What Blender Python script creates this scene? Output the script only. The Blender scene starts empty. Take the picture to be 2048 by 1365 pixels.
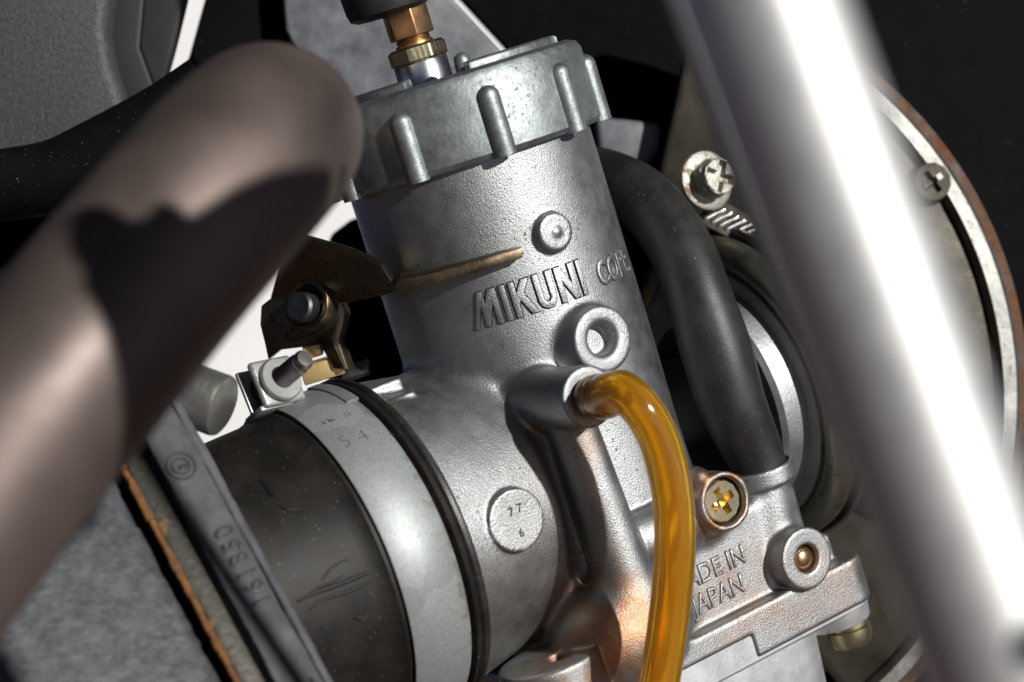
import bpy, bmesh, math, random
import numpy as np
from mathutils import Vector, Matrix

random.seed(7)
S = bpy.context.scene
R = math.radians

# ------------------------------------------------------------------ camera, sky, sun, exposure
# one unit is one centimetre; the camera looks along +Y, Z is up
S.unit_settings.system = 'METRIC'
S.unit_settings.scale_length = 0.01
CAM_D = 40.0
cam_data = bpy.data.cameras.new('camera')
cam_data.sensor_width = 36.0
cam_data.lens = 36.0 * CAM_D / 20.48
cam_data.clip_start = 0.5
cam_data.clip_end = 3000
cam_data.dof.use_dof = True
cam_data.dof.focus_distance = 38.6
cam_data.dof.aperture_fstop = 0.13
cam = bpy.data.objects.new('camera', cam_data)
cam.location = (0, -CAM_D, 0)
cam.rotation_euler = (R(90), 0, 0)
S.collection.objects.link(cam)
S.camera = cam

SUN_DIR = Vector((0.82, -1.0, 0.52)).normalized()
sun_el = math.asin(SUN_DIR.z)
sun_az = math.atan2(SUN_DIR.x, SUN_DIR.y)
world = bpy.data.worlds.new('World')
S.world = world
world.use_nodes = True
wn = world.node_tree
sky = wn.nodes.new('ShaderNodeTexSky')
sky.sky_type = 'NISHITA'
sky.sun_disc = False
sky.sun_elevation = sun_el
sky.sun_rotation = sun_az
sky.air_density = 0.07
sky.dust_density = 0.1
sky.ozone_density = 1.0
wn.links.new(sky.outputs[0], wn.nodes['Background'].inputs[0])
wn.nodes['Background'].inputs[1].default_value = 0.07
sun_data = bpy.data.lights.new('sun', 'SUN')
sun_data.energy = 5.0
sun_data.angle = R(1.2)
sun_data.color = (1.0, 0.97, 0.93)
sun = bpy.data.objects.new('sun', sun_data)
sun.rotation_euler = SUN_DIR.to_track_quat('Z', 'Y').to_euler()
sun.location = SUN_DIR * 100
S.collection.objects.link(sun)
S.view_settings.view_transform = 'Standard'
S.view_settings.look = 'None'
S.view_settings.gamma = 1.0
S.view_settings.exposure = -0.15
S.cycles.max_bounces = 10
S.cycles.transmission_bounces = 10
S.cycles.caustics_refractive = True
S.cycles.sample_clamp_indirect = 6.0
S.cycles.use_denoising = True

# ------------------------------------------------------------------ the carburettor's own axes
tilt, tau, phi = R(17.3), R(7.43), R(29.1)
_u0 = np.array([-math.sin(tilt), 0, math.cos(tilt)])
_Y = np.array([0, -1.0, 0])
aA = math.cos(tau) * _u0 + math.sin(tau) * _Y            # up the slide bore
rA = np.array([math.cos(tilt), 0, math.sin(tilt)])       # right
fA = math.cos(tau) * _Y - math.sin(tau) * _u0            # toward the viewer
qA = math.cos(phi) * rA - math.sin(phi) * fA             # along the intake bore, to the engine
mA = math.sin(phi) * rA + math.cos(phi) * fA             # out of the side with the lettering
O0 = np.array([-0.86, 0.0, 3.625])                       # cap's lower rim on the slide axis
CC = np.array([0, -CAM_D, 0])
BM = np.stack([qA, mA, aA])
A, RR, FF, Q, M = (Vector(x) for x in (aA, rA, fA, qA, mA))
N = -Q
W0 = -6.53                                               # height of the intake bore

def B(s, h, w):
    return Vector(O0 + s * qA + h * mA + w * aA)

def at(px, py, y):
    k = (CAM_D + y) / CAM_D
    return Vector(((px - 1024) / 100 * k, y, (682.5 - py) / 100 * k))

def onh(px, py, h):
    d = np.array([(px - 1024) / 100, CAM_D, (682.5 - py) / 100])
    k = (h - (CC - O0) @ mA) / (d @ mA)
    return Vector(CC + k * d)

def loc(p):
    return BM @ (np.array(p) - O0)

# ------------------------------------------------------------------ mesh helpers
class Geo:
    def __init__(self):
        self.v, self.f = [], []
    def add(self, vs, fs):
        o = len(self.v)
        self.v += [Vector(x) for x in vs]
        self.f += [tuple(i + o for i in q) for q in fs]
        return self

def perp(ax):
    ax = ax.normalized()
    t = Vector((0, 0, 1)) if abs(ax.z) < 0.8 else Vector((1, 0, 0))
    x = (t - ax * t.dot(ax)).normalized()
    return x

def lathe(g, o, ax, prof, seg=48, xd=None, a0=0.0, a1=2 * math.pi, closed=False):
    ax = ax.normalized()
    xd = perp(ax) if xd is None else (xd - ax * xd.dot(ax)).normalized()
    yd = ax.cross(xd)
    full = abs(a1 - a0 - 2 * math.pi) < 1e-6
    n = seg if full else seg + 1
    vs, fs, rings = [], [], []
    for (r, z) in prof:
        if r < 1e-6 and full:
            rings.append([len(vs)]); vs.append(o + ax * z)
        else:
            ids = []
            for i in range(n):
                t = a0 + (a1 - a0) * i / seg
                ids.append(len(vs))
                vs.append(o + ax * z + (xd * math.cos(t) + yd * math.sin(t)) * r)
            rings.append(ids)
    pairs = list(zip(rings, rings[1:]))
    if closed:
        pairs.append((rings[-1], rings[0]))
    for p, c in pairs:
        for i in range(seg):
            j = (i + 1) % n
            if len(p) == 1 and len(c) == 1: continue
            if len(p) == 1: fs.append((p[0], c[j], c[i]))
            elif len(c) == 1: fs.append((p[i], p[j], c[0]))
            else: fs.append((p[i], p[j], c[j], c[i]))
    if not full and closed:
        fs.append(tuple(r[0] for r in rings)); fs.append(tuple(r[-1] for r in rings)[::-1])
    return g.add(vs, fs)

def spline(pts, rad, sub):
    P, Rr = [], []
    n = len(pts)
    for i in range(n - 1):
        p0 = pts[i - 1] if i else pts[0] * 2 - pts[1]
        p3 = pts[i + 2] if i + 2 < n else pts[-1] * 2 - pts[-2]
        p1, p2 = pts[i], pts[i + 1]
        r0 = rad[max(i - 1, 0)]; r1 = rad[i]; r2 = rad[i + 1]; r3 = rad[min(i + 2, n - 1)]
        for k in range(sub):
            t = k / sub
            c = (-t**3 + 2*t*t - t) / 2, (3*t**3 - 5*t*t + 2) / 2, (-3*t**3 + 4*t*t + t) / 2, (t**3 - t*t) / 2
            P.append(p0*c[0] + p1*c[1] + p2*c[2] + p3*c[3])
            Rr.append(r0*c[0] + r1*c[1] + r2*c[2] + r3*c[3])
    P.append(pts[-1]); Rr.append(rad[-1])
    return P, Rr

def tube(g, pts, rad, seg=28, sub=10, caps=True, bore=None, fn=None):
    pts = [Vector(p) for p in pts]
    if not isinstance(rad, (list, tuple)): rad = [rad] * len(pts)
    P, Rr = spline(pts, list(rad), sub) if sub > 1 else (pts, list(rad))
    n = len(P)
    T = [(P[min(i + 1, n - 1)] - P[max(i - 1, 0)]).normalized() for i in range(n)]
    x = perp(T[0])
    vs, fs = [], []
    def shell(scale):
        nonlocal x
        x = perp(T[0])
        base = len(vs)
        for i in range(n):
            x = (x - T[i] * x.dot(T[i])).normalized()
            y = T[i].cross(x)
            for k in range(seg):
                t = 2 * math.pi * k / seg
                rr = Rr[i] * scale
                if fn: rr += fn(i / (n - 1), t)
                vs.append(P[i] + (x * math.cos(t) + y * math.sin(t)) * rr)
        return base
    b = shell(1.0)
    for i in range(n - 1):
        for k in range(seg):
            k2 = (k + 1) % seg
            fs.append((b + i*seg + k, b + i*seg + k2, b + (i+1)*seg + k2, b + (i+1)*seg + k))
    if bore:
        c = shell(bore)
        for i in range(n - 1):
            for k in range(seg):
                k2 = (k + 1) % seg
                fs.append((c + i*seg + k2, c + i*seg + k, c + (i+1)*seg + k, c + (i+1)*seg + k2))
        for i in (0, n - 1):
            for k in range(seg):
                k2 = (k + 1) % seg
                fs.append((b + i*seg + k, b + i*seg + k2, c + i*seg + k2, c + i*seg + k))
    elif caps:
        fs.append(tuple(b + k for k in range(seg))[::-1])
        fs.append(tuple(b + (n-1)*seg + k for k in range(seg)))
    return g.add(vs, fs)

def prism(g, poly, vec):
    n = len(poly)
    vs = [Vector(p) for p in poly] + [Vector(p) + vec for p in poly]
    fs = [tuple(range(n)), tuple(range(2*n - 1, n - 1, -1))]
    for i in range(n):
        j = (i + 1) % n
        fs.append((i, i + n, j + n, j))
    return g.add(vs, fs)

def box(g, c, ex, ey, ez, hx, hy, hz):
    ex, ey, ez = ex.normalized()*hx, ey.normalized()*hy, ez.normalized()*hz
    vs = [c + ex*i + ey*j + ez*k for i in (-1, 1) for j in (-1, 1) for k in (-1, 1)]
    return g.add(vs, [(0,1,3,2), (4,6,7,5), (0,4,5,1), (2,3,7,6), (0,2,6,4), (1,5,7,3)])

def ngon(c, ax, r, n, xd=None, rot=0):
    xd = perp(ax) if xd is None else (xd - ax * xd.dot(ax)).normalized()
    yd = ax.normalized().cross(xd)
    return [c + (xd*math.cos(2*math.pi*i/n + rot) + yd*math.sin(2*math.pi*i/n + rot))*r for i in range(n)]

def thing(name, label, cat, p, group=None):
    o = bpy.data.objects.new(name, None)
    o.location = p
    o.empty_display_size = 0.3
    S.collection.objects.link(o)
    o['label'] = label; o['category'] = cat
    if group: o['group'] = group
    return o

WPOS = {}
def wloc(o):
    v = Vector((0, 0, 0))
    while o is not None:
        v += o.location; o = o.parent
    return v

def obj(name, g, mat, parent=None, bevel=0.0, seg=2, ang=35, label=None, cat=None, kind=None, recalc=True, smooth=True, sub=0, group=None):
    base = wloc(parent) if parent else Vector((0, 0, 0))
    bm = bmesh.new()
    vv = [bm.verts.new(v - base) for v in g.v]
    for f in g.f:
        try: bm.faces.new([vv[i] for i in f])
        except ValueError: pass
    bmesh.ops.remove_doubles(bm, verts=bm.verts, dist=1e-4)
    if recalc: bmesh.ops.recalc_face_normals(bm, faces=bm.faces)
    if bevel:
        es = [e for e in bm.edges if len(e.link_faces) == 2 and e.calc_face_angle(0) > R(ang)]
        bmesh.ops.bevel(bm, geom=es, offset=bevel, segments=seg, profile=0.5, affect='EDGES', clamp_overlap=True)
    me = bpy.data.meshes.new(name)
    bm.to_mesh(me); bm.free()
    if smooth:
        me.polygons.foreach_set('use_smooth', [True] * len(me.polygons))
        me.set_sharp_from_angle(angle=R(38))
    me.materials.append(mat)
    o = bpy.data.objects.new(name, me)
    S.collection.objects.link(o)
    if parent: o.parent = parent
    if label: o['label'] = label
    if cat: o['category'] = cat
    if kind: o['kind'] = kind
    if group: o['group'] = group
    return o

def text_geo(s, size, extrude, bevel=0.0, shear=0.0, offset=0.0, spacing=1.0, fn=None, align='LEFT', xs=1.0):
    c = bpy.data.curves.new('txt', 'FONT')
    c.body = s; c.size = size; c.extrude = extrude; c.bevel_depth = bevel; c.bevel_resolution = 1
    c.shear = shear; c.offset = offset; c.space_character = spacing; c.align_x = align; c.resolution_u = 4
    o = bpy.data.objects.new('txt', c)
    S.collection.objects.link(o)
    dg = bpy.context.evaluated_depsgraph_get()
    me = bpy.data.meshes.new_from_object(o.evaluated_get(dg))
    g = Geo()
    g.v = [fn(v.co.x * xs, v.co.y, v.co.z) for v in me.vertices]
    g.f = [tuple(p.vertices) for p in me.polygons]
    bpy.data.objects.remove(o); bpy.data.curves.remove(c); bpy.data.meshes.remove(me)
    return g

# ------------------------------------------------------------------ materials
class Mat:
    def __init__(self, name):
        self.m = bpy.data.materials.new(name)
        self.m.use_nodes = True
        self.t = self.m.node_tree
        self.b = self.t.nodes['Principled BSDF']
        self.tc = self.t.nodes.new('ShaderNodeTexCoord')
        self.co = self.tc.outputs['Object']
    def n(self, kind, **kw):
        x = self.t.nodes.new(kind)
        for k, v in kw.items(): setattr(x, k, v)
        return x
    def link(self, a, b): self.t.links.new(a, b)
    def noise(self, scale, detail=4, rough=0.55, co=None, dist=0.0):
        x = self.n('ShaderNodeTexNoise')
        x.inputs['Scale'].default_value = scale; x.inputs['Detail'].default_value = detail
        x.inputs['Roughness'].default_value = rough; x.inputs['Distortion'].default_value = dist
        self.link(co or self.co, x.inputs['Vector'])
        return x.outputs['Fac']
    def stretch(self, sx, sy, sz, rot=(0, 0, 0)):
        x = self.n('ShaderNodeMapping')
        x.inputs['Scale'].default_value = (sx, sy, sz); x.inputs['Rotation'].default_value = rot
        self.link(self.co, x.inputs['Vector'])
        return x.outputs[0]
    def ramp(self, fac, stops):
        x = self.n('ShaderNodeValToRGB')
        e = x.color_ramp.elements
        while len(e) < len(stops): e.new(0.5)
        for k, (p, c) in enumerate(stops):
            e[k].position = p
            e[k].color = (c, c, c, 1) if not isinstance(c, tuple) else (*c, 1)
        self.link(fac, x.inputs[0])
        return x.outputs[0]
    def mix(self, fac, a, b, mode='MIX'):
        x = self.n('ShaderNodeMix', data_type='RGBA', blend_type=mode)
        for sock, val in ((x.inputs[0], fac), (x.inputs[6], a), (x.inputs[7], b)):
            if isinstance(val, (int, float)): sock.default_value = val
            elif isinstance(val, tuple): sock.default_value = (*val, 1)
            else: self.link(val, sock)
        return x.outputs[2]
    def set(self, name, v):
        s = self.b.inputs[name]
        if isinstance(v, tuple): s.default_value = (*v, 1)
        elif isinstance(v, (int, float)): s.default_value = v
        else: self.link(v, s)
        return self
    def bump(self, fac, strength, dist=0.05, prev=None):
        x = self.n('ShaderNodeBump')
        x.inputs['Strength'].default_value = strength; x.inputs['Distance'].default_value = dist
        self.link(fac, x.inputs['Height'])
        if prev: self.link(prev, x.inputs['Normal'])
        return x.outputs[0]

def metal(name, base, rough, grain=20, gb=0.3, speck=0.7, dirt=(0.10, 0.085, 0.06), var=0.12, metallic=1.0, dist=0.03, speckscale=11, big=1.2, dirtrough=0.7):
    k = Mat(name)
    dark = tuple(c * (1 - var) for c in base); lite = tuple(min(1, c * (1 + var)) for c in base)
    col = k.ramp(k.noise(big, 5), [(0.35, dark), (0.65, lite)])
    sp = k.ramp(k.noise(speckscale, 3, 0.6), [(speck - 0.02, 0.0), (speck + 0.05, 1.0)])
    blot = k.ramp(k.noise(0.9, 3), [(0.4, 0.25), (0.62, 1.0)])
    f = k.mix(1.0, sp, blot, 'MULTIPLY')
    k.set('Base Color', k.mix(f, col, dirt))
    k.set('Metallic', metallic)
    rr = k.ramp(k.noise(big * 2.3, 4), [(0.3, max(0.02, rough - 0.06)), (0.7, rough + 0.06)])
    k.set('Roughness', k.mix(f, rr, (dirtrough,) * 3))
    nb = k.bump(k.noise(grain, 3, 0.6), gb, dist)
    k.set('Normal', nb)
    return k.m

def rubber(name, base, rough=0.55, spec=0.5, dust=(0.12, 0.10, 0.08), dustamt=0.5, grain=30, gb=0.15, dscale=2.0, specks=True):
    k = Mat(name)
    d = k.ramp(k.noise(dscale, 6, 0.65), [(0.42, 0.0), (0.75, dustamt)])
    fine = k.ramp(k.noise(26, 2), [(0.62, 0.0), (0.72, dustamt * 0.7)])
    f = k.mix(1.0, d, fine, 'SCREEN')
    c = k.mix(f, base, dust)
    if specks:
        sp = k.ramp(k.noise(30, 1), [(0.775, 0.0), (0.79, 1.0)])
        c = k.mix(sp, c, (0.45, 0.42, 0.36))
    k.set('Specular IOR Level', spec)
    k.set('Base Color', c)
    k.set('Roughness', k.mix(f, (rough,) * 3, (0.85,) * 3))
    k.set('Normal', k.bump(k.noise(grain, 4), gb, 0.03))
    return k.m

MAT = {}
MAT['cast'] = metal('cast aluminium', (0.37, 0.385, 0.39), 0.47, grain=34, gb=0.42, speck=0.635, speckscale=14)
def paint_warm_bounce(mat, spots):
    """warm reflected light painted as brown patches into the colour of the casting"""
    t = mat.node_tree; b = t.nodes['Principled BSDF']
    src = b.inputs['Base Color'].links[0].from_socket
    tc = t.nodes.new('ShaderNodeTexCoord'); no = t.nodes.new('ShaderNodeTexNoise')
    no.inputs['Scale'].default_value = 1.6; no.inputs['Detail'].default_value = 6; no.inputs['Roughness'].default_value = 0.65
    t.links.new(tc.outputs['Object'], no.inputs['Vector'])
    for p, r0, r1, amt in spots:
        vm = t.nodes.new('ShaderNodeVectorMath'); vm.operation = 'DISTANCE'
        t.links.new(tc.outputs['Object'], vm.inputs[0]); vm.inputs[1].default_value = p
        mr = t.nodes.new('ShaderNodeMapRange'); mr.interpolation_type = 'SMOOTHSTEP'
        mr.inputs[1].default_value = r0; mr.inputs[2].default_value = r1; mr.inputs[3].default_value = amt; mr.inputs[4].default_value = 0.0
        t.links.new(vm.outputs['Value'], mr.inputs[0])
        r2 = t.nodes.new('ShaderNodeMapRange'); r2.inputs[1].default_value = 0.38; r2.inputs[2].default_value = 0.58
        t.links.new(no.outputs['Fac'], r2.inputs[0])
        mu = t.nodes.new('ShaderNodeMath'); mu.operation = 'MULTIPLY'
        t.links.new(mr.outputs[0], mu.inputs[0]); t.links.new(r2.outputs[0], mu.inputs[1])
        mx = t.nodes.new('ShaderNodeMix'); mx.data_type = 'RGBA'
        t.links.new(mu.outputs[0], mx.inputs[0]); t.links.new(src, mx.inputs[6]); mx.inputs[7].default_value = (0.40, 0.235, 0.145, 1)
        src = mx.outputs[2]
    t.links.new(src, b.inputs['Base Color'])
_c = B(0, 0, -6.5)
paint_warm_bounce(MAT['cast'], [(tuple(B(*q) - _c), r0, r1, am) for q, r0, r1, am in (((-1.5, 3.2, -9.2), 0.5, 1.9, 1.0), ((-2.6, 3.0, -9.4), 0.4, 1.6, 0.8), ((1.5, 3.0, -10.0), 0.2, 2.2, 0.45),  # reflected warmth painted round hump, lug, column and flange; tan tint on screw boss
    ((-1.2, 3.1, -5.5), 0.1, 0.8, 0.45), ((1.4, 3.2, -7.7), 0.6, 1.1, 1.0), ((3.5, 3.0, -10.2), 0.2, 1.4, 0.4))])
MAT['cap'] = metal('die cast zinc', (0.27, 0.30, 0.305), 0.52, grain=13, gb=0.2, speck=0.60, speckscale=16, var=0.18, big=3.5, dirt=(0.16, 0.15, 0.13), metallic=0.9)
MAT['bowl'] = metal('machined aluminium', (0.56, 0.57, 0.575), 0.50, grain=12, gb=0.12, speck=0.66, metallic=0.8)
MAT['hub'] = metal('bright zinc plate', (0.62, 0.64, 0.65), 0.30, grain=9, gb=0.05, speck=0.72)
MAT['silver'] = metal('plated steel', (0.70, 0.71, 0.70), 0.25, grain=8, gb=0.05, speck=0.70, dirt=(0.15, 0.10, 0.06))
MAT['brass'] = metal('yellow passivated steel', (0.46, 0.41, 0.26), 0.36, grain=12, gb=0.15, speck=0.62, dirt=(0.16, 0.13, 0.07))
MAT['brassnut'] = metal('orange brass', (0.52, 0.31, 0.15), 0.36, grain=10, gb=0.12, speck=0.68, dirt=(0.2, 0.08, 0.03))
MAT['screw'] = metal('gold plated screw', (0.80, 0.66, 0.38), 0.25, grain=14, gb=0.06, speck=0.72)
MAT['bronze'] = metal('bronze plated bracket', (0.14, 0.11, 0.07), 0.40, grain=16, gb=0.14, speck=0.58, dirt=(0.05, 0.04, 0.03), var=0.25)
MAT['copper'] = metal('brass pin', (0.50, 0.30, 0.16), 0.30, grain=10, gb=0.1, speck=0.7)
MAT['pipe'] = metal('tarnished pipe', (0.20, 0.15, 0.11), 0.35, grain=12, gb=0.1, speck=0.6)
MAT['bluesteel'] = metal('dull steel', (0.30, 0.31, 0.33), 0.45, grain=8, gb=0.1, speck=0.62)
MAT['zinc'] = metal('bright zinc sheet', (0.40, 0.41, 0.405), 0.42, grain=10, gb=0.08, speck=0.64, metallic=0.55, dirt=(0.14, 0.09, 0.06))
MAT['stud'] = metal('grey threaded steel', (0.33, 0.31, 0.29), 0.38, grain=14, gb=0.1, speck=0.66, dirt=(0.06, 0.05, 0.04))
MAT['goldblock'] = metal('golden brass block', (0.72, 0.52, 0.23), 0.45, grain=14, gb=0.15, speck=0.66, metallic=0.6)
MAT['pinsteel'] = metal('dark pivot steel', (0.12, 0.12, 0.12), 0.5, grain=8, gb=0.1, speck=0.62, dirt=(0.03, 0.03, 0.03))
MAT['ring'] = metal('olive steel ring', (0.34, 0.325, 0.27), 0.42, grain=9, gb=0.12, speck=0.6)
MAT['manifold'] = metal('pale manifold casting', (0.42, 0.43, 0.44), 0.55, grain=14, gb=0.25, speck=0.66)
MAT['cover'] = metal('dull engine cover', (0.05, 0.046, 0.036), 0.5, grain=14, gb=0.2, speck=0.66, var=0.25, dirt=(0.02, 0.017, 0.012), metallic=0.9)
MAT['covrim'] = metal('bright machined rim', (0.42, 0.42, 0.39), 0.42, grain=6, gb=0.15, speck=0.62, var=0.25, dirt=(0.2, 0.16, 0.1))
MAT['frame'] = metal('satin aluminium tube', (0.70, 0.70, 0.69), 0.52, grain=6, gb=0.02, speck=0.9, var=0.03, metallic=0.8)
MAT['rubber'] = rubber('dusty black rubber', (0.008, 0.007, 0.0062), 0.52, spec=0.28, dust=(0.075, 0.058, 0.045), dustamt=0.22, dscale=1.3)
MAT['hose'] = rubber('black fuel hose', (0.011, 0.011, 0.012), 0.46, dust=(0.06, 0.056, 0.052), dustamt=0.35, dscale=1.2, grain=22)
MAT['lip'] = rubber('black rubber lip', (0.012, 0.012, 0.012), 0.33, dustamt=0.25)
MAT['bootrubber'] = rubber('black cable boot', (0.01, 0.01, 0.01), 0.5, dustamt=0.15)
MAT['plastic'] = rubber('black plastic', (0.004, 0.004, 0.0045), 0.75, spec=0.05, dust=(0.02, 0.019, 0.017), dustamt=0.15, grain=9, gb=0.1)
MAT['gasket'] = rubber('grey rubber gasket', (0.055, 0.058, 0.066), 0.45, dust=(0.13, 0.13, 0.14), dustamt=0.7, grain=6, gb=0.2, dscale=1.5, specks=False)
MAT['inkrub'] = rubber('moulded lettering', (0.025, 0.025, 0.028), 0.5, dustamt=0.1, specks=False)
MAT['scuff'] = rubber('scuffed brown rubber', (0.035, 0.028, 0.025), 0.7, spec=0.2, dust=(0.07, 0.052, 0.045), dustamt=0.5)
MAT['strut'] = rubber('dark grey plastic', (0.028, 0.028, 0.030), 0.55, spec=0.25, dust=(0.05, 0.05, 0.05), dustamt=0.2, grain=9, gb=0.1, specks=False)
MAT['sheath'] = rubber('grey cable sheath', (0.12, 0.12, 0.115), 0.4, dustamt=0.3, specks=True)
MAT['grime'] = rubber('black grime', (0.018, 0.016, 0.013), 0.75, dust=(0.05, 0.045, 0.035), specks=False)
MAT['stamp'] = rubber('stamped stroke', (0.07, 0.068, 0.06), 0.6, dustamt=0.1, specks=False)

def textured_plastic(name, lo, hi, scale, gb):
    k = Mat(name)
    k.set('Base Color', k.ramp(k.noise(scale, 5, 0.7), [(0.35, lo), (0.66, hi)]))
    k.set('Roughness', 0.55)
    k.set('Normal', k.bump(k.noise(scale * 1.6, 4), gb, 0.08))
    return k.m
MAT['airbox'] = textured_plastic('grained grey plastic', (0.034, 0.037, 0.042), (0.088, 0.094, 0.104), 3.6, 0.4)
MAT['airboxtop'] = textured_plastic('grained black plastic', (0.026, 0.027, 0.029), (0.075, 0.076, 0.08), 11.0, 0.35)
MAT['finblur'] = textured_plastic('dusty blue grey casting', (0.08, 0.086, 0.098), (0.20, 0.207, 0.225), 1.1, 0.15)

def galvanised():
    k = Mat('galvanised band')
    vo = k.n('ShaderNodeTexVoronoi'); vo.inputs['Scale'].default_value = 1.5
    no = k.n('ShaderNodeTexNoise'); no.inputs['Scale'].default_value = 2.0; no.inputs['Detail'].default_value = 5
    k.link(k.co, no.inputs['Vector'])
    mx = k.n('ShaderNodeMix', data_type='VECTOR'); mx.inputs[0].default_value = 0.3
    k.link(k.co, mx.inputs[4]); k.link(no.outputs['Color'], mx.inputs[5])
    k.link(mx.outputs[1], vo.inputs['Vector'])
    sep = k.n('ShaderNodeSeparateColor'); k.link(vo.outputs['Color'], sep.inputs[0])
    c = k.ramp(sep.outputs[0], [(0.1, (0.28, 0.305, 0.305)), (0.9, (0.37, 0.395, 0.395))])
    st = k.ramp(k.noise(4.5, 5, 0.6), [(0.60, 0.0), (0.74, 0.5)])
    c = k.mix(st, c, (0.24, 0.225, 0.19))
    fine = k.ramp(k.noise(20, 5, 0.7), [(0.42, 0.0), (0.72, 0.8)])
    c = k.mix(fine, c, (0.20, 0.21, 0.205))
    dt = k.n('ShaderNodeVectorMath', operation='DOT_PRODUCT'); k.link(k.co, dt.inputs[0]); dt.inputs[1].default_value = tuple(N)
    mr = k.n('ShaderNodeMapRange'); mr.inputs[1].default_value = -0.62; mr.inputs[2].default_value = -0.30; mr.inputs[3].default_value = 0.30; mr.inputs[4].default_value = 0.0
    k.link(dt.outputs['Value'], mr.inputs[0])
    ad = k.n('ShaderNodeMath', operation='ADD'); k.link(k.noise(3.2, 4, 0.6), ad.inputs[0]); k.link(mr.outputs[0], ad.inputs[1])
    es = k.ramp(ad.outputs[0], [(0.78, 0.0), (0.84, 0.65)])
    c = k.mix(es, c, (0.19, 0.185, 0.16))
    k.set('Base Color', c); k.set('Metallic', 0.45)
    k.set('Roughness', k.ramp(sep.outputs[1], [(0, 0.46), (1, 0.60)]))
    k.set('Normal', k.bump(k.noise(22, 3), 0.12, 0.02))
    return k.m
MAT['galv'] = galvanised()

def rusty(name, base, rust, lo, hi, scale, rough=0.5, metallic=0.7):
    k = Mat(name)
    f = k.ramp(k.noise(scale, 6, 0.65), [(lo, 0.0), (hi, 1.0)])
    r2 = k.ramp(k.noise(scale * 3, 4), [(0.3, tuple(c * 0.45 for c in rust)), (0.7, rust)])
    k.set('Base Color', k.mix(f, base, r2))
    k.set('Metallic', k.mix(f, (metallic,) * 3, (0.0,) * 3))
    k.set('Roughness', k.mix(f, (rough,) * 3, (0.9,) * 3))
    k.set('Normal', k.bump(k.noise(scale * 5, 4), 0.3, 0.05))
    return k.m
MAT['rustplate'] = rusty('dull plate with rust', (0.075, 0.072, 0.062), (0.35, 0.15, 0.04), 0.60, 0.72, 1.6)
MAT['rustedge'] = rusty('rusted plate edge', (0.07, 0.05, 0.035), (0.21, 0.09, 0.026), 0.30, 0.45, 1.6)
MAT['rustgasket'] = rusty('rusty brown gasket', (0.05, 0.045, 0.04), (0.17, 0.065, 0.022), 0.35, 0.6, 1.2)
MAT['washer'] = rusty('pale washer with rust', (0.36, 0.36, 0.32), (0.34, 0.19, 0.085), 0.52, 0.66, 4.0, 0.52, 0.8)
MAT['bushing'] = rusty('steel bushing', (0.50, 0.50, 0.46), (0.30, 0.12, 0.05), 0.66, 0.76, 1.4, 0.36, 0.9)

def amber():
    k = Mat('amber vinyl')
    k.set('Base Color', (1.0, 0.66, 0.09)); k.set('Roughness', 0.13); k.set('IOR', 1.45)
    k.set('Transmission Weight', 1.0)
    k.set('Coat Weight', 0.5); k.set('Coat Roughness', 0.08)
    st = k.stretch(3.5, 3.5, 0.25)
    k.set('Normal', k.bump(k.noise(2.2, 2, co=st), 0.06, 0.04))
    tr = k.n('ShaderNodeBsdfTranslucent'); tr.inputs[0].default_value = (1.0, 0.62, 0.06, 1)
    df = k.n('ShaderNodeBsdfDiffuse'); df.inputs[0].default_value = (0.92, 0.50, 0.03, 1)
    m1 = k.n('ShaderNodeMixShader'); m1.inputs[0].default_value = 0.4
    k.link(tr.outputs[0], m1.inputs[1]); k.link(df.outputs[0], m1.inputs[2])
    m2 = k.n('ShaderNodeMixShader'); m2.inputs[0].default_value = 0.24
    k.link(k.b.outputs[0], m2.inputs[1]); k.link(m1.outputs[0], m2.inputs[2])
    k.link(m2.outputs[0], k.t.nodes['Material Output'].inputs[0])
    return k.m
MAT['amber'] = amber()

def brown_tube():
    k = Mat('brown tarnished tube')
    f = k.noise(0.35, 4, 0.5)
    k.set('Base Color', k.ramp(f, [(0.35, (0.105, 0.083, 0.074)), (0.65, (0.20, 0.155, 0.138))]))
    k.set('Metallic', 0.65)
    k.set('Roughness', k.ramp(k.noise(0.6, 4), [(0.3, 0.46), (0.7, 0.60)]))
    return k.m
MAT['browntube'] = brown_tube()
def flat(name, c, rough=0.8):
    k = Mat(name)
    k.set('Base Color', k.ramp(k.noise(0.2, 4), [(0.3, tuple(x * 0.92 for x in c)), (0.7, c)]))
    k.set('Roughness', rough)
    return k.m
MAT['wall'] = flat('white painted wall', (0.82, 0.82, 0.82))
MAT['ground'] = flat('warm earth floor', (0.12, 0.072, 0.052))

# ------------------------------------------------------------------ setting: floor and white wall behind
g = Geo(); box(g, Vector((0, 0, -50.5)), Vector((1,0,0)), Vector((0,1,0)), Vector((0,0,1)), 400, 400, 0.5)
obj('ground', g, MAT['ground'], kind='structure', cat=None)
g = Geo(); box(g, Vector((-8, 56, -14)), Vector((1,0,0)), Vector((0,1,0)), Vector((0,0,1)), 12, 1.0, 36)
obj('wall', g, MAT['wall'], kind='structure')

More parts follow.
